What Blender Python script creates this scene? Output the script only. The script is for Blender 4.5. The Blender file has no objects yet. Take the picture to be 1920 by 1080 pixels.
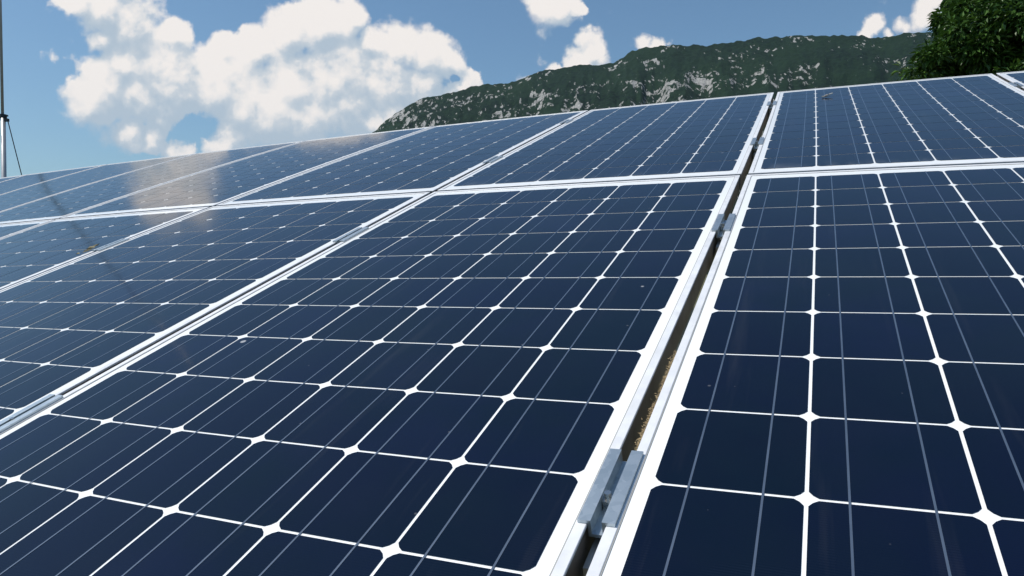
import bpy, bmesh, math, random
from mathutils import Vector, Matrix, noise
R = math.radians
C = bpy.context.scene.collection
S = 0.127                      # one solar cell, metres
HAZE_D = 0.00002
HC = 1.22                      # camera height above the ground
# ------------------------------------------------------------------ camera
FPX = 1293.57                  # focal length in pixels of a 1920 wide picture
PITCH = R(1.2)
cam_d = bpy.data.cameras.new("camera"); cam = bpy.data.objects.new("camera", cam_d); C.objects.link(cam)
cam_d.sensor_width = 36; cam_d.lens = 36 * FPX / 1920; cam_d.clip_start = 0.02; cam_d.clip_end = 60000
cam.location = (0, 0, HC); cam.rotation_euler = (R(90) - PITCH, 0, 0)
bpy.context.scene.camera = cam
def ray(px, py):
    """direction in the world through a place in the photograph (1920 x 1080)"""
    d = Vector(((px - 960) / FPX, 1, -(py - 540) / FPX))
    return (Matrix.Rotation(-PITCH, 3, 'X') @ d).normalized()
def plane_ab(px, py):
    d = ray(px, py); return d.x / d.y, d.z / d.y
# ------------------------------------------------------------------ light
SUN_EL, SUN_AZ = 60.0, -98.0   # degrees; azimuth from +Y (view direction) clockwise
sd = Vector((math.sin(R(SUN_AZ)) * math.cos(R(SUN_EL)), math.cos(R(SUN_AZ)) * math.cos(R(SUN_EL)), math.sin(R(SUN_EL))))
sl = bpy.data.lights.new("sun", 'SUN'); so = bpy.data.objects.new("sun", sl); C.objects.link(so)
sl.energy = 4.0; sl.angle = R(0.53); sl.color = (1.0, 0.955, 0.89)
so.rotation_euler = (-sd).to_track_quat('-Z', 'Y').to_euler(); so.location = (0, 0, 30)
sc = bpy.context.scene
sc.view_settings.view_transform = 'Standard'; sc.view_settings.look = 'None'
sc.view_settings.exposure = 0.0; sc.view_settings.gamma = 1.0
# ------------------------------------------------------------------ node helper
class NT:
    def __init__(s, nt): s.nt = nt; s.n = nt.nodes; s.l = nt.links
    def node(s, t, **kw):
        n = s.n.new(t)
        for k, v in kw.items():
            if k == 'ins':
                for a, b in v.items(): s.set(n.inputs[a], b)
            else: setattr(n, k, v)
        return n
    def set(s, sock, v):
        if isinstance(v, bpy.types.NodeSocket): s.l.new(v, sock)
        else: sock.default_value = v
    def m(s, op, a, b=0.0, c=0.0, clamp=False):
        n = s.n.new('ShaderNodeMath'); n.operation = op; n.use_clamp = clamp
        s.set(n.inputs[0], a); s.set(n.inputs[1], b)
        if op in ('MULTIPLY_ADD', 'SMOOTH_MAX', 'SMOOTH_MIN', 'COMPARE'): s.set(n.inputs[2], c)
        return n.outputs[0]
    def vm(s, op, a, b=(0, 0, 0), scale=None):
        n = s.n.new('ShaderNodeVectorMath'); n.operation = op
        s.set(n.inputs[0], a)
        if scale is not None: s.set(n.inputs['Scale'], scale)
        else: s.set(n.inputs[1], b)
        return n.outputs['Value'] if op in ('DISTANCE', 'LENGTH', 'DOT_PRODUCT') else n.outputs[0]
    def noise(s, vec, scale, detail=4, rough=0.5, dist=0.0, out='Fac', dims='3D'):
        n = s.n.new('ShaderNodeTexNoise'); n.noise_dimensions = dims
        s.set(n.inputs['Vector'], vec); n.inputs['Scale'].default_value = scale
        n.inputs['Detail'].default_value = detail; n.inputs['Roughness'].default_value = rough
        n.inputs['Distortion'].default_value = dist
        return n.outputs[out]
    def mr(s, v, a, b, c=0.0, d=1.0, smooth=False):
        n = s.n.new('ShaderNodeMapRange'); n.interpolation_type = 'SMOOTHSTEP' if smooth else 'LINEAR'
        s.set(n.inputs[0], v)
        for i, q in enumerate((a, b, c, d)): s.set(n.inputs[i + 1], q)
        return n.outputs[0]
    def mix(s, f, a, b, mode='MIX'):
        n = s.n.new('ShaderNodeMix'); n.data_type = 'RGBA'; n.blend_type = mode
        s.set(n.inputs[0], f)
        for i, q in ((6, a), (7, b)): s.set(n.inputs[i], q if isinstance(q, bpy.types.NodeSocket) or len(q) == 4 else (*q, 1))
        return n.outputs[2]
# ------------------------------------------------------------------ sky with clouds
W = bpy.data.worlds.new("World"); sc.world = W; W.use_nodes = True
w = NT(W.node_tree); w.n.clear()
sky = w.node('ShaderNodeTexSky', sky_type='NISHITA'); sky.sun_disc = False
sky.sun_elevation = R(SUN_EL); sky.sun_rotation = R(SUN_AZ); sky.air_density = 1.15; sky.dust_density = 1.0; sky.ozone_density = 1.6
bg1 = w.node('ShaderNodeBackground', ins={'Color': w.mix(1.0, sky.outputs[0], (.76, .94, 1.02), 'MULTIPLY'), 'Strength': 0.108})
tc = w.node('ShaderNodeTexCoord')
sep = w.node('ShaderNodeSeparateXYZ', ins={0: tc.outputs['Generated']})
ysafe = w.m('MAXIMUM', sep.outputs[1], 0.02)
A_ = w.m('DIVIDE', sep.outputs[0], ysafe); B_ = w.m('DIVIDE', sep.outputs[2], ysafe)
P0 = w.node('ShaderNodeCombineXYZ', ins={0: A_, 1: B_}).outputs[0]
# cloud heaps: place in the sky (through the photograph's pixels) and radius
HEAPS = [(190,10,70),(250,35,78),(225,-30,60),(322,66,46),(150,-10,60),(188,72,34),(135,86,28,.22),(98,106,30,.24),(122,116,24,.2),(110,8,45,.25),
 (175,185,72),(262,176,74),(338,196,56),(228,120,62),(372,190,32),(330,140,78),(420,165,105),(510,200,112),(570,215,105),(628,150,92),
 (420,96,46),(478,92,58),(540,60,62),(610,45,66),(652,30,44),(600,22,46),(705,84,48),(752,92,62),(802,100,60),(838,106,42),
 (725,160,84),(790,165,56),(655,200,82),(868,158,38),(845,175,30),(735,225,60),(240,252,44),(215,262,34,.5),(285,258,36),(335,285,40),(300,225,40,.6),(430,262,62),
 (285,115,95),(320,165,80),(200,160,80),(450,215,95),(545,160,95),(640,130,85),(700,235,66),(400,140,70),(1030,14,54),(1078,18,26),(1022,62,24,.6),(1012,92,20,.3),(1010,114,20,.22),(990,150,30,.3),(1108,88,42),(1085,118,38),(1128,112,26),(1040,138,26),(1000,146,16),
 (1202,80,22),(1228,84,24),(1256,80,13),(1148,16,20,.22),(1640,46,28),(1622,62,20),(1648,10,26,.25),(1700,48,28),(1738,28,44),(1760,-10,50),(1668,68,18)]
HOLES = [(350,240,15),(380,236,12),(850,143,5)]
# heaps higher up and further left, mirrored in the panels
HIGH = [(-.565,.425,.034),(1.5,1.2,.25),(2.2,.9,.3),(-2.8,.9,.4)]
def heapfield(g, P):
    cur = None
    for hp in HEAPS:
        a, b = plane_ab(hp[0], hp[1])
        cur = one(g, P, a, b, hp[2] / FPX * 1.08, cur, hp[3] if len(hp) > 3 else 1.0)
    for (a, b, r) in HIGH: cur = one(g, P, a, b, r, cur)
    for (px, py, r) in HOLES:
        a, b = plane_ab(px, py)
        d = g.vm('DISTANCE', P, (a, b, 0)); v = g.m('MULTIPLY_ADD', d, 1.0 / (r / FPX), -1.0)
        v = g.m('MULTIPLY', v, 0.22)
        cur = g.m('MINIMUM', cur, v)
    return cur
def one(g, P, a, b, r, cur, wt=1.0):
    d = g.vm('DISTANCE', P, (a, b, 0))
    v = g.m('MULTIPLY_ADD', d, -1.0 / r, 1.0)
    v = g.m('MULTIPLY', v, wt * min(1.0, (r / 0.04) ** 0.6))
    return v if cur is None else g.m('SMOOTH_MAX', cur, v, 0.12)
grp = bpy.data.node_groups.new('cloud_thickness', 'ShaderNodeTree')
grp.interface.new_socket('P', in_out='INPUT', socket_type='NodeSocketVector')
for q in 'DFK': grp.interface.new_socket(q, in_out='OUTPUT', socket_type='NodeSocketFloat')
g = NT(grp); gi = g.node('NodeGroupInput'); go = g.node('NodeGroupOutput')
warpc = g.noise(gi.outputs[0], 16, 2.0, 0.5, out='Color')
Pw = g.vm('ADD', gi.outputs[0], g.vm('SCALE', g.vm('SUBTRACT', warpc, (.5, .5, .5)), scale=0.03))
Pw = g.vm('ADD', Pw, g.vm('SCALE', g.vm('SUBTRACT', g.noise(gi.outputs[0], 55, 3, .6, out='Color'), (.5, .5, .5)), scale=0.016))
F = heapfield(g, Pw)
vor = g.node('ShaderNodeTexVoronoi', feature='SMOOTH_F1', ins={'Vector': g.vm('ADD', gi.outputs[0], g.vm('SCALE', g.noise(gi.outputs[0], 40, 3, .5, out='Color'), scale=.03)), 'Scale': 26.0, 'Smoothness': .35})
vor.inputs['Detail'].default_value = 2.0; vor.inputs['Roughness'].default_value = 0.55
bill = g.m('SUBTRACT', 0.42, vor.outputs['Distance'])
fb = g.m('SUBTRACT', g.noise(gi.outputs[0], 30, 5, 0.55), 0.5)
D_ = g.m('ADD', F, g.m('ADD', g.m('MULTIPLY', bill, 0.45), g.m('MULTIPLY', fb, 0.75)))
g.l.new(D_, go.inputs[0]); g.l.new(F, go.inputs[1])
K_ = g.m('ADD', g.m('MULTIPLY', F, 2.5), g.m('ADD', g.m('MULTIPLY', bill, 0.60), g.m('MULTIPLY', g.m('SUBTRACT', g.noise(gi.outputs[0], 30, 7, 0.62), 0.5), 1.25)))
g.l.new(K_, go.inputs[2])
def dens(P):
    n = w.node('ShaderNodeGroup'); n.node_tree = grp; w.set(n.inputs[0], P); return n.outputs
D0 = dens(P0)
D1 = dens(w.vm('ADD', P0, (-0.006, 0.016, 0)))
D2 = dens(w.vm('ADD', P0, (-0.016, 0.05, 0)))
soft = w.mr(w.noise(P0, 8, 3, .5), .36, .64, .30, 1.15)
cov = w.mr(D0[2], -0.04, soft, 0, 1, smooth=True)
rim = w.m('MULTIPLY', w.m('SUBTRACT', D0[0], D1[0]), 1.1)          # small heads, bright where they face the sun
rim2 = w.m('MULTIPLY', w.m('SUBTRACT', D0[1], D2[1]), 1.15)         # the whole heap, bright on top
lit = w.m('ADD', w.m('ADD', rim, rim2), 0.16)
lit = w.m('ADD', lit, w.m('MULTIPLY', w.m('SUBTRACT', w.noise(P0, 6.5, 3, .5), .5), 1.25))
lit = w.m('ADD', lit, w.m('MULTIPLY', w.mr(B_, .20, .38), .24))
lit = w.mr(lit, -0.35, 1.05, 0, 1, smooth=True)
ccol = w.mix(w.mr(lit, 0, .55), (.46, .55, .64), (.68, .71, .74))
ccol = w.mix(w.mr(lit, .42, .95), ccol, (.95, .895, .85))
bg2 = w.node('ShaderNodeBackground', ins={'Color': ccol, 'Strength': 1.0})
front = w.mr(sep.outputs[1], .05, .2)
low = w.mr(B_, .0, .12)
cfac = w.m('MULTIPLY', w.m('MULTIPLY', cov, front), w.m('MULTIPLY', low, 0.97))
mixs = w.node('ShaderNodeMixShader', ins={0: cfac, 1: bg1.outputs[0], 2: bg2.outputs[0]})
wo = w.node('ShaderNodeOutputWorld', ins={0: mixs.outputs[0]})
W.cycles.sampling_method = 'MANUAL'; W.cycles.sample_map_resolution = 512
# ------------------------------------------------------------------ materials
def mat(name):
    m = bpy.data.materials.new(name); m.use_nodes = True
    t = NT(m.node_tree); b = m.node_tree.nodes['Principled BSDF']
    return m, t, b
def dirt(t, co):
    """dried drops and dust on the glass: 0..1"""
    v = t.node('ShaderNodeTexVoronoi', feature='F1', ins={'Vector': co, 'Scale': 9.0})
    r = t.node('ShaderNodeSeparateColor', ins={0: v.outputs['Color']})
    rad = t.mr(r.outputs[0], .35, 1, 0.0, .050)
    dd = t.m('ADD', v.outputs['Distance'], t.m('MULTIPLY', t.m('SUBTRACT', t.noise(co, 160, 2), .5), .02))
    spot = t.m('MULTIPLY', t.mr(t.m('SUBTRACT', rad, dd), -0.004, .008), t.mr(r.outputs[1], 0, 1, .2, .85))
    v2 = t.node('ShaderNodeTexVoronoi', feature='F1', ins={'Vector': co, 'Scale': 33.0})
    r2 = t.node('ShaderNodeSeparateColor', ins={0: v2.outputs['Color']})
    rad2 = t.mr(r2.outputs[0], .62, 1, 0, .06)
    spot2 = t.m('MULTIPLY', t.mr(t.m('SUBTRACT', rad2, v2.outputs['Distance']), -0.01, .02), .13)
    dust = t.m('MULTIPLY', t.mr(t.noise(co, 3, 5, .6), .45, .8), .006)
    xyz = t.node('ShaderNodeSeparateXYZ', ins={0: co}).outputs
    silt = t.m('MULTIPLY', t.mr(xyz[1], -.80, -.70, 1, 0, smooth=True), t.mr(t.noise(t.vm('MULTIPLY', co, (1, .3, 1)), 26, 5, .65), .42, .75, 0, .22))
    run = t.m('MULTIPLY', t.mr(t.noise(t.vm('MULTIPLY', co, (1, .06, 1)), 30, 4, .6), .60, .80), .022)
    return t.m('ADD', t.m('ADD', t.m('ADD', spot, spot2), dust), t.m('ADD', silt, run), clamp=True)
GL_R = 0.075
def coated(b, t, co):
    b.inputs['Coat Weight'].default_value = 1.0; b.inputs['Coat IOR'].default_value = 1.33
    t.set(b.inputs['Coat Roughness'], t.mr(t.noise(co, 5, 4), .3, .7, GL_R * .8, GL_R * 1.5))
    b.inputs['Specular IOR Level'].default_value = 0.0
M = {}
m, t, b = mat('silicon_cell'); co = t.node('ShaderNodeTexCoord').outputs['Object']
cid = t.node('ShaderNodeAttribute', attribute_name='cell_tone').outputs['Fac']
base = t.mix(cid, (.0008, .0036, .0140), (.0020, .0056, .0240))
fing = t.node('ShaderNodeTexWave', bands_direction='Y', ins={'Vector': co, 'Scale': 120.0, 'Distortion': .3})
base = t.mix(t.mr(t.noise(co, 4.5, 4, .6), .38, .66), base, (.0010, .0062, .0150))
base = t.mix(t.m('MULTIPLY', fing.outputs['Fac'], .07), base, (.03, .04, .06))
base = t.mix(dirt(t, co), base, (.5, .5, .5))
t.set(b.inputs['Base Color'], base); b.inputs['Roughness'].default_value = .5; coated(b, t, co); M['cell'] = m
m, t, b = mat('white_backsheet'); co = t.node('ShaderNodeTexCoord').outputs['Object']
t.set(b.inputs['Base Color'], t.mix(t.noise(co, 8, 5, .6), (.80, .81, .80), (.88, .885, .87))); b.inputs['Roughness'].default_value = .6; coated(b, t, co); M['back'] = m
m, t, b = mat('tinned_busbar'); co = t.node('ShaderNodeTexCoord').outputs['Object']
t.set(b.inputs['Base Color'], t.mix(t.noise(co, 30, 3), (.055, .08, .125), (.11, .145, .20))); b.inputs['Roughness'].default_value = .45; b.inputs['Metallic'].default_value = .3; coated(b, t, co); b.inputs['Specular IOR Level'].default_value = .4; M['bus'] = m
m, t, b = mat('anodised_aluminium'); co = t.node('ShaderNodeTexCoord').outputs['Object']
t.set(b.inputs['Base Color'], t.mix(t.mr(t.noise(t.vm('MULTIPLY', co, (1, .4, 1)), 34, 6, .7), .56, .78, 0, .6), t.mix(t.mr(t.noise(co, 22, 6, .65), .35, .7), (.68, .68, .69), (.80, .80, .81)), (.42, .39, .34)))
b.inputs['Metallic'].default_value = .12; t.set(b.inputs['Roughness'], t.mr(t.noise(co, 60, 3), .3, .7, .35, .55)); M['alu'] = m
m, t, b = mat('galvanised_steel'); co = t.node('ShaderNodeTexCoord').outputs['Object']
v = t.node('ShaderNodeTexVoronoi', ins={'Vector': co, 'Scale': 140.0})
t.set(b.inputs['Base Color'], t.mix(t.mr(v.outputs['Color'], 0, 1), (.36, .43, .48), (.52, .58, .62)))
b.inputs['Metallic'].default_value = .85; b.inputs['Roughness'].default_value = .42; M['galv'] = m
m, t, b = mat('frame_wall_shaded'); co = t.node('ShaderNodeTexCoord').outputs['Object']  # shade of the gaps is put into a darker outer wall colour
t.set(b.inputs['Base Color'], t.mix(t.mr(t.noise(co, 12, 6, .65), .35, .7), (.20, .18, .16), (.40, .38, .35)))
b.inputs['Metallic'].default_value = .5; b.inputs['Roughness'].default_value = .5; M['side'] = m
m, t, b = mat('lip_shadow_grey'); b.inputs['Base Color'].default_value = (.30, .30, .29, 1); b.inputs['Roughness'].default_value = .8; M['lip_shadow'] = m  # flat grey for the painted shadow line at the frame lip
m, t, b = mat('steel_bolt'); b.inputs['Base Color'].default_value = (.6, .58, .55, 1); b.inputs['Metallic'].default_value = 1; b.inputs['Roughness'].default_value = .25; M['bolt'] = m
m, t, b = mat('rail_aluminium'); co = t.node('ShaderNodeTexCoord').outputs['Object']
t.set(b.inputs['Base Color'], t.mix(t.noise(co, 9, 5), (.42, .41, .38), (.6, .6, .58))); b.inputs['Metallic'].default_value = .6; b.inputs['Roughness'].default_value = .5; M['rail'] = m
# ------------------------------------------------------------------ mesh helpers
def mesh_obj(name, verts, faces, m, parent=None, smooth=False, attr=None):
    me = bpy.data.meshes.new(name); me.from_pydata([tuple(v) for v in verts], [], faces); me.validate(); me.update()
    for q in (m if isinstance(m, list) else [m]): me.materials.append(q)
    if smooth: me.polygons.foreach_set('use_smooth', [True] * len(me.polygons))
    if attr:
        a = me.attributes.new(attr[0], 'FLOAT', 'FACE'); a.data.foreach_set('value', attr[1])
    o = bpy.data.objects.new(name, me); C.objects.link(o)
    if parent: o.parent = parent
    return o
def tag(o, label=None, cat=None, group=None, kind=None):
    for k, v in (('label', label), ('category', cat), ('group', group), ('kind', kind)):
        if v: o[k] = v
    return o
class MB:
    def __init__(s): s.v = []; s.f = []
    def box(s, lo, hi, fn=None, n=1, axis=1):
        """box cut into n lengths along an axis, its points passed through fn"""
        b0 = len(s.v); lo = list(lo); hi = list(hi); o = [i for i in range(3) if i != axis]
        for k in range(n + 1):
            q = lo[axis] + (hi[axis] - lo[axis]) * k / n
            for (i, j) in ((0, 0), (1, 0), (1, 1), (0, 1)):
                p = [0, 0, 0]; p[axis] = q; p[o[0]] = (lo, hi)[i][o[0]]; p[o[1]] = (lo, hi)[j][o[1]]
                s.v.append(fn(*p) if fn else Vector(p))
        for k in range(n):
            for e in range(4):
                a = b0 + 4 * k + e; c = b0 + 4 * k + (e + 1) % 4
                s.f.append((a, c, c + 4, a + 4))
        s.f.append((b0 + 3, b0 + 2, b0 + 1, b0)); e = b0 + 4 * n; s.f.append((e, e + 1, e + 2, e + 3))
    def tube(s, pts, rads, seg=8, cap=True):
        b0 = len(s.v); pts = [Vector(p) for p in pts]
        for i, p in enumerate(pts):
            d = (pts[min(i + 1, len(pts) - 1)] - pts[max(i - 1, 0)]).normalized()
            x = d.orthogonal().normalized(); y = d.cross(x)
            if i and x.dot(px_) < 0.999: x = (px_ - d * px_.dot(d)).normalized(); y = d.cross(x)
            px_ = x
            r = rads[i] if hasattr(rads, '__len__') else rads
            for k in range(seg):
                a = 2 * math.pi * k / seg; s.v.append(p + x * math.cos(a) * r + y * math.sin(a) * r)
        for i in range(len(pts) - 1):
            for k in range(seg):
                a = b0 + i * seg + k; c = b0 + i * seg + (k + 1) % seg
                s.f.append((a, c, c + seg, a + seg))
        if cap:
            s.f.append(tuple(range(b0 + seg - 1, b0 - 1, -1))); e = b0 + (len(pts) - 1) * seg; s.f.append(tuple(range(e, e + seg)))
    def obj(s, name, m, parent=None, smooth=False, fixn=True):
        o = mesh_obj(name, s.v, s.f, m, parent, smooth)
        if fixn:
            bm = bmesh.new(); bm.from_mesh(o.data); bmesh.ops.recalc_face_normals(bm, faces=bm.faces); bm.to_mesh(o.data); bm.free()
        return o
# ------------------------------------------------------------------ the lie of the panel field
# array coordinates: u along the row (to the right), v up the slope, h above the glass; unit = one cell
ROT = Matrix(((0.9190407, 0.36865782, -0.13948334), (-0.3941455, 0.86283604, -0.31648584), (0.00367627, 0.3458401, 0.93828626)))
CAMP = Vector((0.7512426, -12.5690645, 2.8481201))
GM, GL, SV, DV, DU = 0.493085, 0.470861, 1.0025049, 0.7779103, 0.0101627
WC = [-0.45365383,0.456157980,-0.223183143,0.157168387,0.352610244,-0.225570148,-0.0266805504,0.185414162,-0.0652418786,-0.180908312,0.0765058563,-0.0189139181,0.122868230,-0.326886540,0.111999599,-0.0485948910,-0.287613349,0.176397584,0.0106072664,-0.339496566,0.0343153291]
def bend(u, v, h=0.0):
    """the rows follow the gently rounded ground"""
    a = (u + 5) / 12; b = v / 12
    T = [a * a, a * b, b * b, a ** 3, a * a * b, a * b * b, b ** 3]
    d = [sum(T[k] * WC[3 * k + c] for k in range(7)) for c in range(3)]
    return Vector((u + d[0], v + d[1], h + d[2]))
CAMW = Vector((0, 0, HC))
def world(p): return ROT @ (p - CAMP) * S + CAMW
def ubase(i): return i * (6 + GM) if i >= 0 else -(6 + GM) + (i + 1) * (6 + GL)
MARG_S, FR = 0.105, 0.078      # white margin beside the cells, frame width
MARG_E = 0.25
DEPTH = 0.30                   # frame height, 38 mm
LIP = 0.011
random.seed(5)
def solar_panel(row, i, label, group):
    u0 = ubase(i) + (DU if row else 0); v0 = (12 * SV + DV) if row else 0.0     # v0: top edge of the cells
    gap = GM if i in (0,) else GL
    cen = bend(u0 + 3, v0 - 6 * SV)
    root = bpy.data.objects.new('solar_panel', None); C.objects.link(root)
    root.matrix_world = Matrix.Translation(world(cen)) @ ROT.to_4x4(); root.empty_display_size = .1
    tag(root, label, 'solar panel', group)
    L = lambda u, v, h: (bend(u0 + u, v0 + v, h) - cen) * S
    vt, vb = MARG_E, -12 * SV - MARG_E
    ul, ur = -MARG_S, 6 + MARG_S
    # glass with the white backsheet under it
    V = []; Fc = []
    NU, NV = 6, 12
    for a in range(NV + 1):
        for c in range(NU + 1):
            V.append(L(ul - .02 + (ur - ul + .04) * c / NU, vb - .02 + (vt - vb + .04) * a / NV, 0))
    for a in range(NV):
        for c in range(NU):
            k = a * (NU + 1) + c; Fc.append((k, k + 1, k + NU + 2, k + NU + 1))
    nv = len(V)
    mesh_obj('laminate', V, Fc, M['back'], root, smooth=True)
    # cells: squares with clipped corners
    V = []; Fc = []; tone = []
    gu, gv, ch = .0135, .0125, .062
    for r in range(12):
        for c in range(6):
            x0, x1 = c + gu, c + 1 - gu; y1, y0 = -r * SV - gv, -(r + 1) * SV + gv
            k = len(V); m_ = ch * .42
            pts = [(x0 + ch, y0), (x1 - ch, y0), (x1 - m_, y0 + m_), (x1, y0 + ch), (x1, y1 - ch), (x1 - m_, y1 - m_), (x1 - ch, y1), (x0 + ch, y1), (x0 + m_, y1 - m_), (x0, y1 - ch), (x0, y0 + ch), (x0 + m_, y0 + m_)]
            V += [L(a, b_, .004) for a, b_ in pts]; Fc.append(tuple(range(k, k + 12))); tone.append(random.random())
    mesh_obj('cell_grid', V, Fc, M['cell'], root, attr=('cell_tone', tone))
    # two busbars per column of cells
    V = []; Fc = []
    for c in range(6):
        for f in (.255, .735):
            hw = .0075
            k = len(V)
            for r in range(25):
                v_ = -.006 - (12 * SV - .012) * r / 24
                V += [L(c + f - hw, v_, .006), L(c + f + hw, v_, .006)]
            for r in range(24): Fc.append((k + 2 * r, k + 2 * r + 2, k + 2 * r + 3, k + 2 * r + 1))
    mesh_obj('busbars', V, Fc, M['bus'], root)
    # aluminium frame: profile with an outer wall, a top flange and a thin lip over the glass
    mb = MB()
    fn = lambda a, b_, h: L(a, b_, h)
    ou0, ou1, ov0, ov1 = ul - FR, ur + FR, vb - FR, vt + FR
    prof = [(0.022, -DEPTH), (0.022, LIP - .03), (0.0, LIP - .022), (0.0, LIP - .004), (.004, LIP), (FR - .004, LIP), (FR, LIP - .004), (FR, -.02), (.03, -.02), (.03, -DEPTH)]
    n = len(prof); NS = 12; ring = []
    pathc = []
    for (ax, ay, bx, by, segs) in ((0, 0, 1, 0, 6), (1, 0, 1, 1, NS), (1, 1, 0, 1, 6), (0, 1, 0, 0, NS)):
        for k in range(segs):
            pathc.append((ax + (bx - ax) * k / segs, ay + (by - ay) * k / segs))
    for (s_, t_) in pathc:
        base_i = len(mb.v)
        for (d_, h_) in prof:
            a = ou0 + d_ + (ou1 - ou0 - 2 * d_) * s_; b_ = ov0 + d_ + (ov1 - ov0 - 2 * d_) * t_
            mb.v.append(fn(a, b_, h_))
        ring.append(base_i)
    for q in range(len(ring)):
        a = ring[q]; b_ = ring[(q + 1) % len(ring)]
        for k in range(n):
            mb.f.append((a + k, a + (k + 1) % n, b_ + (k + 1) % n, b_ + k))
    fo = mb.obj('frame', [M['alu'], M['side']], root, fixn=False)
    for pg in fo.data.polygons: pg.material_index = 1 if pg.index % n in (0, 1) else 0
    bm = bmesh.new(); bm.from_mesh(fo.data); bmesh.ops.recalc_face_normals(bm, faces=bm.faces); bm.to_mesh(fo.data); bm.free()
    mb = MB(); w_ = .009  # thin grey strips standing in for the shadow edge of the frame lip
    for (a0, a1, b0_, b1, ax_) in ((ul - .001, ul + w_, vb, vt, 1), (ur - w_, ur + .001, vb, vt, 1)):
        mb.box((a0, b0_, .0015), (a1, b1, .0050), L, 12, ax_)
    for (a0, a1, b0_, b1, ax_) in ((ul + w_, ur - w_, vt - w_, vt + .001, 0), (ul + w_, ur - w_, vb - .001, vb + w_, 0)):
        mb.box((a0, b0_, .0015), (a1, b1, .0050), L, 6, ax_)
    mb.obj('lip_shadow', M['lip_shadow'], root)
    return root
LOW = {0: 'big near solar panel on the right, right of the widest gap with clamps',
       -1: 'big near solar panel filling the middle foreground, left of the widest gap',
       -2: 'lower row solar panel left of the middle foreground panel',
       -3: 'lower row solar panel at the left edge, second behind the foreground panel',
       -4: 'sliver of lower row solar panel at the far left edge under the bright seam'}
UPP = {1: 'upper row solar panel of which only a corner shows below the dark tree',
       0: 'upper row solar panel with a small twig on its glass, below the tree',
       -1: 'upper row solar panel directly left of the gap, below the pale rock slabs',
       -2: 'upper row solar panel below the left end of the mountain ridge',
       -3: 'upper row solar panel whose top corner meets the foot of the mountain slope',
       -4: 'upper row solar panel with the broad cloud reflection at its top',
       -5: 'upper row solar panel behind the one with the broad cloud reflection',
       -6: 'narrow looking upper row solar panel right of the mast foot',
       -7: 'farthest upper row solar panel, a thin sliver in front of the mast'}
for i, lb in LOW.items(): solar_panel(0, i, lb, 'solar panels of the lower row')
for i, lb in UPP.items(): solar_panel(1, i, lb, 'solar panels of the upper row')
# ------------------------------------------------------------------ clamps between panels
VT = 12 * SV + DV
CL_V = [-9.12, -2.80, VT - 9.12, VT - 2.66]
def gapc(i, row):  # centre of the gap to the left of panel i
    return ubase(i) - (GM if i == 0 else GL) / 2 + (DU if row else 0)
def clamp(i, vi, label):
    row = 1 if vi > 1 else 0; uc = gapc(i, row); vc = CL_V[vi]
    cen = bend(uc, vc, LIP)
    root = bpy.data.objects.new('panel_clamp', None); C.objects.link(root); root.empty_display_size = .03
    # frame tops on either side
    root.matrix_world = Matrix.Translation(world(cen)) @ ROT.to_4x4()
    tag(root, label, 'clamp', 'clamps holding the panels in the gaps')
    L = lambda u, v, h: (bend(uc + u, vc + v, LIP + h) - cen) * S
    gw = ((GM if i == 0 else GL) - 2 * MARG_S - 2 * FR) / 2
    hl = .41; th = .022; dp = -.095; fw = gw + .062
    mb = MB()
    # one bent strip: flange, wall, floor, wall, flange
    top = [(-fw, .003), (-gw + .004, .003), (-gw + .004, dp), (gw - .004, dp), (gw - .004, .003), (fw, .003)]
    bot = [(-fw, .003 + th), (-gw + .004 + th, .003 + th), (-gw + .004 + th, dp + th), (gw - .004 - th, dp + th), (gw - .004 - th, .003 + th), (fw, .003 + th)]
    prof = top + bot[::-1]; n = len(prof)
    for v_ in (-hl, hl):
        for (a, h) in prof: mb.v.append(L(a, v_, h))
    for k in range(n): mb.f.append((k, (k + 1) % n, n + (k + 1) % n, n + k))
    for e in (0, n):
        for k in range(5): mb.f.append((e + k, e + k + 1, e + n - 2 - k, e + n - 1 - k))
    mb.obj('clamp_plate', M['galv'], root)
    mb = MB(); ax = L(0, -.12, dp + th) ; up = Vector((0, 0, 1))
    mb.tube([ax, ax + up * .0012], [.0068, .0068], 16); mb.tube([ax + up * .0012, ax + up * .0078], [.0056, .0056], 6)
    mb.tube([ax + up * .0078, ax + up * .014], [.003, .003], 10); mb.tube([ax + up * -.055, ax], [.003, .003], 10)
    mb.obj('bolt', M['bolt'], root)
    # block that carries the two frames on the rail
    mb = MB(); mb.box((-gw * .7, -.62, -DEPTH - LIP + .002), (gw * .7, -.30, -.16), L); mb.obj('spacer_block', M['rail'], root)
CLAMPS = [(0, 0, 'large galvanised clamp nearest the camera, in the gap at the bottom of the picture'),
 (0, 1, 'galvanised clamp with bolt in the wide gap, just below the seam between rows'),
 (0, 2, 'small galvanised clamp in the wide gap, just above the seam between rows'),
 (0, 3, 'tiny clamp in the wide gap, close to the top edge of the array'),
 (-1, 0, 'pale clamp at the left edge of the picture, left of the foreground panel'),
 (-1, 1, 'clamp closing the dark gap left of the foreground panel, below the seam'),
 (-1, 2, 'clamp just above the seam in the gap leading to the mountain'),
 (-1, 3, 'clamp near the array top in the gap leading to the mountain'),
 (1, 3, 'clamp in the dark gap at the top right corner, below the tree'),
 (-2, 1, 'clamp in the far left gap near the dry leaves')]
for i, vi, lb in CLAMPS: clamp(i, vi, lb)
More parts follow.
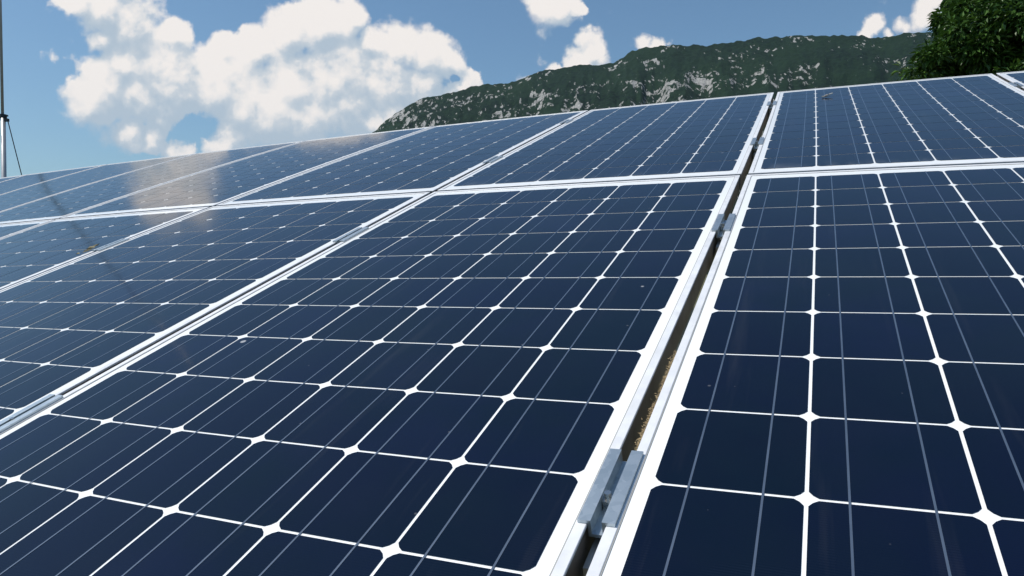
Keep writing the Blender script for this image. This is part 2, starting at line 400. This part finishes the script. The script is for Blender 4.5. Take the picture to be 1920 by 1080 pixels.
# ------------------------------------------------------------------ structure below the panels
GZ = 0.0
ms = bpy.data.objects.new('mounting_structure', None); C.objects.link(ms); ms.location = (0, 2, 0)
tag(ms, 'metal rails and posts under the solar panels, glimpsed through the gaps between them', 'support frame')
Lw = lambda u, v, h: world(bend(u, v, h)) - ms.location
for vc in CL_V:
    mb = MB(); mb.box((-46, vc - .16, -DEPTH - .36), (13, vc + .16, -DEPTH - .006), Lw, 40, 0); mb.obj('rail', M['rail'], ms)
for k, uc in enumerate((-43, -33, -23, -13, -3, 7, 12)):
    mb = MB(); mb.box((uc - .2, -11.5, -DEPTH - .9), (uc + .2, 12.2, -DEPTH - .37), Lw, 12, 1); mb.obj('girder', M['rail'], ms)
    for vc in (-9, 1.5, 11):
        p = Lw(uc, vc, -DEPTH - .9); mb = MB()
        mb.box((p.x - .03, p.y - .03, GZ - .1), (p.x + .03, p.y + .03, p.z + .02)); mb.obj('post', M['galv'], ms)
# ------------------------------------------------------------------ small things lying on the panels
m, t, b = mat('dry_twig'); co = t.node('ShaderNodeTexCoord').outputs['Object']
t.set(b.inputs['Base Color'], t.mix(t.mr(t.noise(co, 60, 3), .4, .6), (.10, .075, .06), (.62, .6, .56))); b.inputs['Roughness'].default_value = .8; M['twig'] = m
def onp(u, v, h=0): return world(bend(u, v, h))
p = onp(1.22, 10.60, .03)
tw = bpy.data.objects.new('twig', None); C.objects.link(tw); tw.location = p
mb = MB(); e1 = onp(1.30, 10.66, .05) - p; e2 = onp(1.50, 10.86, .09) - p
mb.tube([Vector((0, 0, 0)), e1, e2], [.0022, .0042, .0018], 7); mb.obj('stem', M['twig'], tw)
k1 = onp(1.16, 10.55, .08) - p
mb = MB(); mb.tube([Vector((0, 0, 0)), k1 * .3, k1 * .5], [.0024, .003, .0012], 6); mb.obj('bud', M['twig'], tw)
tag(tw, 'small dry twig lying on the upper panel below the mountain', 'twig')
m, t, b = mat('dead_leaf'); co = t.node('ShaderNodeTexCoord').outputs['Object']
t.set(b.inputs['Base Color'], t.mix(t.noise(co, 80, 4), (.16, .13, .07), (.42, .38, .24))); b.inputs['Roughness'].default_value = .8; M['dead'] = m
p = onp(-13.5, -3.1, .05); V = []; Fc = []
for k, (lu, lv, rot, sz) in enumerate(((0, 0, .3, .30), (.1, -.22, 1.4, .22), (-.06, .3, 2.2, .24), (.02, -.5, .1, .18))):
    b0 = len(V)
    for (x, y, z) in ((-1, 0, .1), (-.4, .34, .32), (.4, .3, .28), (1, 0, .12), (.4, -.3, .3), (-.4, -.34, .22), (0, 0, .04)):
        xr = x * math.cos(rot) - y * math.sin(rot); yr = x * math.sin(rot) + y * math.cos(rot)
        V.append(onp(-13.5 + lu + xr * sz * .3, -3.1 + lv * .7 + yr * sz * .6, .03 + z * sz * .6) - p)
    for q in range(6): Fc.append((b0 + q, b0 + (q + 1) % 6, b0 + 6))
dl = mesh_obj('dead_leaves', V, Fc, M['dead']); dl.location = p
tag(dl, 'curled dry leaves caught on the frame of the left panel', 'leaves')
m, t, b = mat('dry_moss'); co = t.node('ShaderNodeTexCoord').outputs['Object']
t.set(b.inputs['Base Color'], t.mix(t.noise(co, 25, 4), (.16, .09, .04), (.52, .40, .22))); b.inputs['Roughness'].default_value = .9; M['moss'] = m
uc = gapc(0, 0); p = onp(uc, -7.7, -.1); V = []; Fc = []
for k in range(3200):
    v_ = random.uniform(-8.62, -6.95); e_ = min(1, (v_ + 8.7) * 3, (-6.9 - v_) * 3)
    u_ = uc + .062 - abs(random.gauss(0, .016)); h_ = random.uniform(-.14, .004) * (.6 + .4 * e_)
    q = onp(u_, v_, h_) - p; d = (ROT @ Vector((random.uniform(-1, .2), random.uniform(-1, 1), random.uniform(-.2, .9)))).normalized() * random.uniform(.001, .0035) * (.4 + .6 * e_)
    sd_ = d.orthogonal().normalized() * .0005; b0 = len(V); V += [q - sd_, q + sd_, q + d]; Fc.append((b0, b0 + 1, b0 + 2))
dm = mesh_obj('dry_moss', V, Fc, M['moss']); dm.location = p
tag(dm, 'brown dry moss lodged along the frame in the wide gap, above the nearest clamp', 'moss')
# ------------------------------------------------------------------ mast with guy wire
m, t, b = mat('painted_mast'); co = t.node('ShaderNodeTexCoord').outputs['Object']
t.set(b.inputs['Base Color'], t.mix(t.noise(co, 12, 4), (.34, .35, .37), (.5, .5, .51))); b.inputs['Metallic'].default_value = .3; b.inputs['Roughness'].default_value = .45; M['mast'] = m
m, t, b = mat('dark_fitting'); b.inputs['Base Color'].default_value = (.02, .025, .03, 1); b.inputs['Roughness'].default_value = .5; M['dark'] = m
MD = 11.0
def at(px, py, Y):
    d = ray(px, py); return CAMW + d * (Y / d.y)
foot = at(7, 300, MD); zc = at(7, 216, MD).z; xm = foot.x
mast = bpy.data.objects.new('mast', None); C.objects.link(mast); mast.location = (xm, MD, 0)
tag(mast, 'thin grey mast with a dark collar and guy wire at the left edge', 'mast')
mb = MB(); mb.tube([(0, 0, -.2), (0, 0, zc)], [.036, .034], 16, True); mb.obj('lower_pole', M['mast'], mast, True)
mb = MB(); mb.tube([(-.008, 0, zc - .05), (-.03, 0, zc + 4.6)], [.021, .016], 12, True); mb.obj('upper_pole', M['mast'], mast, True)
mb = MB(); mb.tube([(0, 0, zc - .045), (0, 0, zc + .012)], [.052, .052], 16); mb.box((.02, -.02, zc - .10), (.085, .02, zc - .055)); mb.box((-.09, -.012, zc - .02), (.075, .012, zc + .004)); mb.obj('collar', M['dark'], mast)
ge = at(41, 330, MD) - mast.location; gs = Vector((.075, 0, zc - .09)); gd = ge - gs
mb = MB(); mb.tube([gs, gs + gd * (gs.z / -gd.z)], [.007, .007], 6); mb.obj('guy_wire', M['dark'], mast)
mb = MB(); mb.tube([(-.06, -.02, zc - .09), (-.7, -.6, 0)], [.007, .007], 6); mb.obj('guy_wire', M['dark'], mast)
# ------------------------------------------------------------------ ground
m, t, b = mat('meadow'); co = t.node('ShaderNodeTexCoord').outputs['Object']
n1 = t.noise(co, 1.6, 8, .65); n2 = t.noise(co, 45, 5, .7)
c1 = t.mix(t.mr(n2, .35, .65), (.028, .045, .014), (.10, .115, .04)); c1 = t.mix(t.mr(n1, .45, .62), c1, (.17, .12, .07))
t.set(b.inputs['Base Color'], c1); b.inputs['Roughness'].default_value = .9
bp = t.node('ShaderNodeBump', ins={'Height': n2, 'Strength': .8, 'Distance': .05}); t.set(b.inputs['Normal'], bp.outputs[0]); M['grass'] = m
V = []; Fc = []; n = 40
for a in range(n + 1):
    for c in range(n + 1):
        s_ = (c / n * 2 - 1); r_ = (a / n * 2 - 1)
        V.append((math.copysign(abs(s_) ** 3 * 12000, s_), math.copysign(abs(r_) ** 3 * 12000, r_), 0))
for a in range(n):
    for c in range(n): k = a * (n + 1) + c; Fc.append((k, k + 1, k + n + 2, k + n + 1))
gr = mesh_obj('ground', V, Fc, M['grass']); tag(gr, kind='structure')
# ------------------------------------------------------------------ mountain
RIDGE = [(200,560),(300,500),(420,420),(540,345),(640,282),(705,241),(722,226),(748,207),(775,192),(800,181),(830,177),(855,171),(880,163),(905,157),(935,156),(962,153),(985,143),(1000,137),(1030,130),(1062,124),(1110,120),(1150,117),(1168,106),(1185,96),(1210,88),(1235,84),(1262,83),(1290,84),(1320,84),(1350,80),(1395,74),(1420,70),(1455,68),(1490,65),(1560,65),(1600,64),(1640,69),(1668,68),(1700,60),(1740,58),(1800,62),(1900,72),(2050,60),(2300,80),(2700,200),(3300,480)]
pts = []
for px, py in RIDGE:
    d = ray(px, py); pts.append((math.atan2(d.x, d.y), d.z / math.hypot(d.x, d.y)))
def ridge(az):
    if az <= pts[0][0]: return pts[0][1]
    for (a0, h0), (a1, h1) in zip(pts, pts[1:]):
        if az <= a1: return h0 + (h1 - h0) * (az - a0) / (a1 - a0)
    return pts[-1][1]
D0_, D1_ = 800.0, 2600.0
V = []; Fc = []; NA, NR = 900, 190
az0, az1 = pts[0][0] - .05, pts[-1][0] + .02
for a in range(NA + 1):
    az = az0 + (az1 - az0) * a / NA; rg = max(ridge(az), -0.02)
    for k in range(NR + 1):
        t_ = k / NR * 1.22
        d = D0_ + (D1_ - D0_) * t_
        x, y = math.sin(az) * d, math.cos(az) * d
        e = (t_ ** .8 if t_ <= 1 else 1 - (t_ - 1) * 3.2)          # tangent of the elevation relative to the ridge
        q = Vector((x, y, 0)) / 520
        rel = noise.fractal(q, 1.0, 2.1, 6) ; gul = abs(noise.fractal(Vector((az * 16 + q.x * .2, t_ * 1.6, 3.3)), 1.0, 2.0, 4))
        fade = min(1, 4 * t_) * min(1, max(0, 1 - t_) * 5 + .0)
        h = max(0, rg) * d * e + (rel * 52 + gul * -85) * fade
        f2 = noise.fractal(Vector((x, y, 0)) / 42, .9, 2.0, 4) * 5.5 + (noise.noise(Vector((x, y, 5)) / 13)) * 4.2
        h += f2 * min(1, 5 * t_)
        V.append((x, y, h - 12 if t_ == 0 else h + HC))
for a in range(NA):
    for k in range(NR):
        q = a * (NR + 1) + k; Fc.append((q, q + NR + 1, q + NR + 2, q + 1))
m, t, b = mat('karst_slope'); co = t.node('ShaderNodeTexCoord').outputs['Object']
geo = t.node('ShaderNodeNewGeometry')
# position expressed as bearing / height so that outcrops follow the slope
big = t.noise(co, .0042, 4, .55); mid = t.noise(co, .021, 6, .68, .6); fine = t.noise(co, .075, 5, .7)
sx = t.node('ShaderNodeSeparateXYZ', ins={0: co})
brg = t.m('DIVIDE', sx.outputs[0], t.m('MAXIMUM', sx.outputs[1], 1))
west = t.mr(brg, -.25, .62, .062, -.008)
cozs = t.vm('MULTIPLY', co, (1.25, .5, .6))
clus = t.noise(co, .0075, 3, .55); patch = t.noise(cozs, .048, 4, .62, .5)
nz = t.node('ShaderNodeSeparateXYZ', ins={0: geo.outputs['True Normal']}).outputs[2]
rk = t.m('ADD', t.m('ADD', t.m('MULTIPLY', patch, .75), t.m('MULTIPLY', fine, .20)), t.m('MULTIPLY', clus, .62))
rk = t.m('ADD', rk, t.mr(nz, .88, .60, -.03, .10))
rock = t.mr(t.m('ADD', rk, west), .948, .990, 0, 1, smooth=True)
woods = t.mix(t.mr(t.noise(co, .075, 6, .72), .40, .62), (.003, .013, .008), (.018, .044, .018))
woods = t.mix(t.mr(big, .4, .65), woods, t.mix(fine, (.008, .028, .013), (.026, .056, .022)))
stone = t.mix(t.mr(t.noise(co, .14, 4, .7), .35, .65), (.24, .24, .23), (.66, .64, .60))
t.set(b.inputs['Base Color'], t.mix(rock, woods, stone)); b.inputs['Roughness'].default_value = .95; b.inputs['Specular IOR Level'].default_value = .15
bp = t.node('ShaderNodeBump', ins={'Height': t.noise(co, .11, 6, .75), 'Strength': 1.0, 'Distance': 14.0}); t.set(b.inputs['Normal'], bp.outputs[0])
M['mount'] = m
mo = mesh_obj('mountain', V, Fc, M['mount'], smooth=True); tag(mo, kind='structure')
# ------------------------------------------------------------------ tree
m, t, b = mat('bark'); co = t.node('ShaderNodeTexCoord').outputs['Object']
t.set(b.inputs['Base Color'], t.mix(t.noise(co, 14, 6), (.05, .04, .03), (.14, .11, .08))); b.inputs['Roughness'].default_value = .9; M['bark'] = m
m, t, b = mat('leaf'); 
tone = t.node('ShaderNodeAttribute', attribute_name='leaf_tone').outputs['Fac']
rmp = t.mix(tone, (.020, .060, .010), (.095, .20, .035))
t.set(b.inputs['Base Color'], rmp); b.inputs['Roughness'].default_value = .42; b.inputs['Specular IOR Level'].default_value = .35
tr = t.node('ShaderNodeBsdfTranslucent', ins={'Color': t.mix(tone, (.02, .05, .008), (.06, .12, .015))})
mx = t.node('ShaderNodeMixShader', ins={0: .25, 1: b.outputs[0], 2: tr.outputs[0]})
out = [n for n in t.n if n.type == 'OUTPUT_MATERIAL'][0]; t.set(out.inputs[0], mx.outputs[0]); M['leaf'] = m
random.seed(11)
TY = 9.5
tc_ = at(2010, 60, TY)
troot = bpy.data.objects.new('tree', None); C.objects.link(troot); troot.location = (tc_.x + .25, TY + .6, 0)
tag(troot, 'dense dark green broadleaf tree rising behind the panels at the top right corner', 'tree')
mb = MB(); T0 = Vector((0, 0, 0)); top = Vector((.1, .1, 3.6))
mb.tube([T0 - Vector((0, 0, .2)), T0 + Vector((.03, 0, .9)), T0 + Vector((-.02, .05, 2)), top], [.24, .19, .15, .07], 12)
clumps = []
def addc(px, py, dy, r): 
    p = at(px, py, TY + dy) - troot.location; clumps.append((p, r))
for a in ((1752,118,-.3,.30),(1760,140,.1,.3),(1738,138,-.1,.16),(1790,60,-.2,.28),(1800,95,-.4,.34),(1830,130,-.5,.4),(1772,34,.1,.15),(1795,5,.2,.26),(1822,-20,.1,.36),(1840,40,-.4,.42),(1880,90,-.6,.5),
          (1890,10,-.4,.5),(1930,60,-.8,.6),(1950,130,-.6,.5),(1905,-45,0,.4),(1985,-20,-.5,.5),(2010,60,-.8,.75),(2060,150,-.5,.6),(2090,40,-.2,.7),(1860,150,.2,.35),
          (1880,60,.8,.6),(1960,20,1.0,.8),(2060,60,.9,.9),(1850,100,.9,.5),(2140,-10,.4,.6),(2180,80,.3,.7),(1990,240,.2,.7),(2120,240,.3,.7),(1880,220,.4,.5)):
    addc(*a)
for p, r in clumps:
    s0 = Vector((0, 0, 1.3 + random.random() * 1.6)); mid_ = s0.lerp(p, .5) + Vector((random.uniform(-.1, .1), random.uniform(-.1, .1), .15))
    mb.tube([s0, mid_, p], [.05, .03, .008], 6)
mb.obj('trunk', M['bark'], troot, True)
V = []; Fc = []; tone = []
for p, r in clumps:
    nn = int(5200 * r ** 2 * 1.15) + 120
    sub = [(p + Vector((random.gauss(0, 1), random.gauss(0, 1), random.gauss(0, 1))).normalized() * r * random.uniform(.45, 1.0), random.uniform(.14, .3) * (r ** .5) * 1.1) for _ in range(max(6, int(26 * r)))]
    for _ in range(nn):
        c_, sr = random.choice(sub)
        dv = Vector((random.gauss(0, 1), random.gauss(0, 1), random.gauss(0, .75)))
        q = c_ + dv.normalized() * sr * random.random() ** .45
        L_ = random.uniform(.06, .13); wd = L_ * random.uniform(.32, .46)
        ax = (dv.normalized() + Vector((random.uniform(-.9, .9), random.uniform(-.9, .9), random.uniform(-.9, .2)))).normalized()
        nrm = (Vector((0, 0, 1)) + Vector((random.gauss(0, .5), random.gauss(0, .5), 0))); sd_ = ax.cross(nrm).normalized(); nrm = sd_.cross(ax).normalized()
        k = len(V); fold = wd * .3
        V += [q, q + ax * L_ * .45 + sd_ * wd * .5 + nrm * fold, q + ax * L_ - nrm * L_ * .12, q + ax * L_ * .45 - sd_ * wd * .5 + nrm * fold]
        Fc += [(k, k + 1, k + 2), (k, k + 2, k + 3)]; tt = min(1, max(0, random.gauss(.45, .28))); tone += [tt, tt]
me = bpy.data.meshes.new('crown'); me.from_pydata([tuple(v) for v in V], [], Fc); me.update(); me.materials.append(M['leaf'])
a = me.attributes.new('leaf_tone', 'FLOAT', 'FACE'); a.data.foreach_set('value', tone)
cr = bpy.data.objects.new('crown', me); C.objects.link(cr); cr.parent = troot
print('leaf faces', len(Fc))

# ------------------------------------------------------------------ air
bm = bmesh.new(); bmesh.ops.create_cube(bm, size=1); me = bpy.data.meshes.new('haze')
x0, x1, y0, y1, z0, z1 = -12100, 12100, -12100, 12100, -60, 1250
for v in bm.verts: v.co = ((x0 + x1) / 2 + v.co.x * (x1 - x0), (y0 + y1) / 2 + v.co.y * (y1 - y0), (z0 + z1) / 2 + v.co.z * (z1 - z0))
bm.to_mesh(me); bm.free(); hz = bpy.data.objects.new('haze', me); C.objects.link(hz); tag(hz, kind='stuff')
m = bpy.data.materials.new('air'); m.use_nodes = True; t = NT(m.node_tree); t.n.clear()
vo = t.node('ShaderNodeVolumePrincipled', ins={'Color': (.55, .78, 1.0, 1), 'Density': HAZE_D, 'Anisotropy': .2})
t.node('ShaderNodeOutputMaterial', ins={'Volume': vo.outputs[0]}); me.materials.append(m)
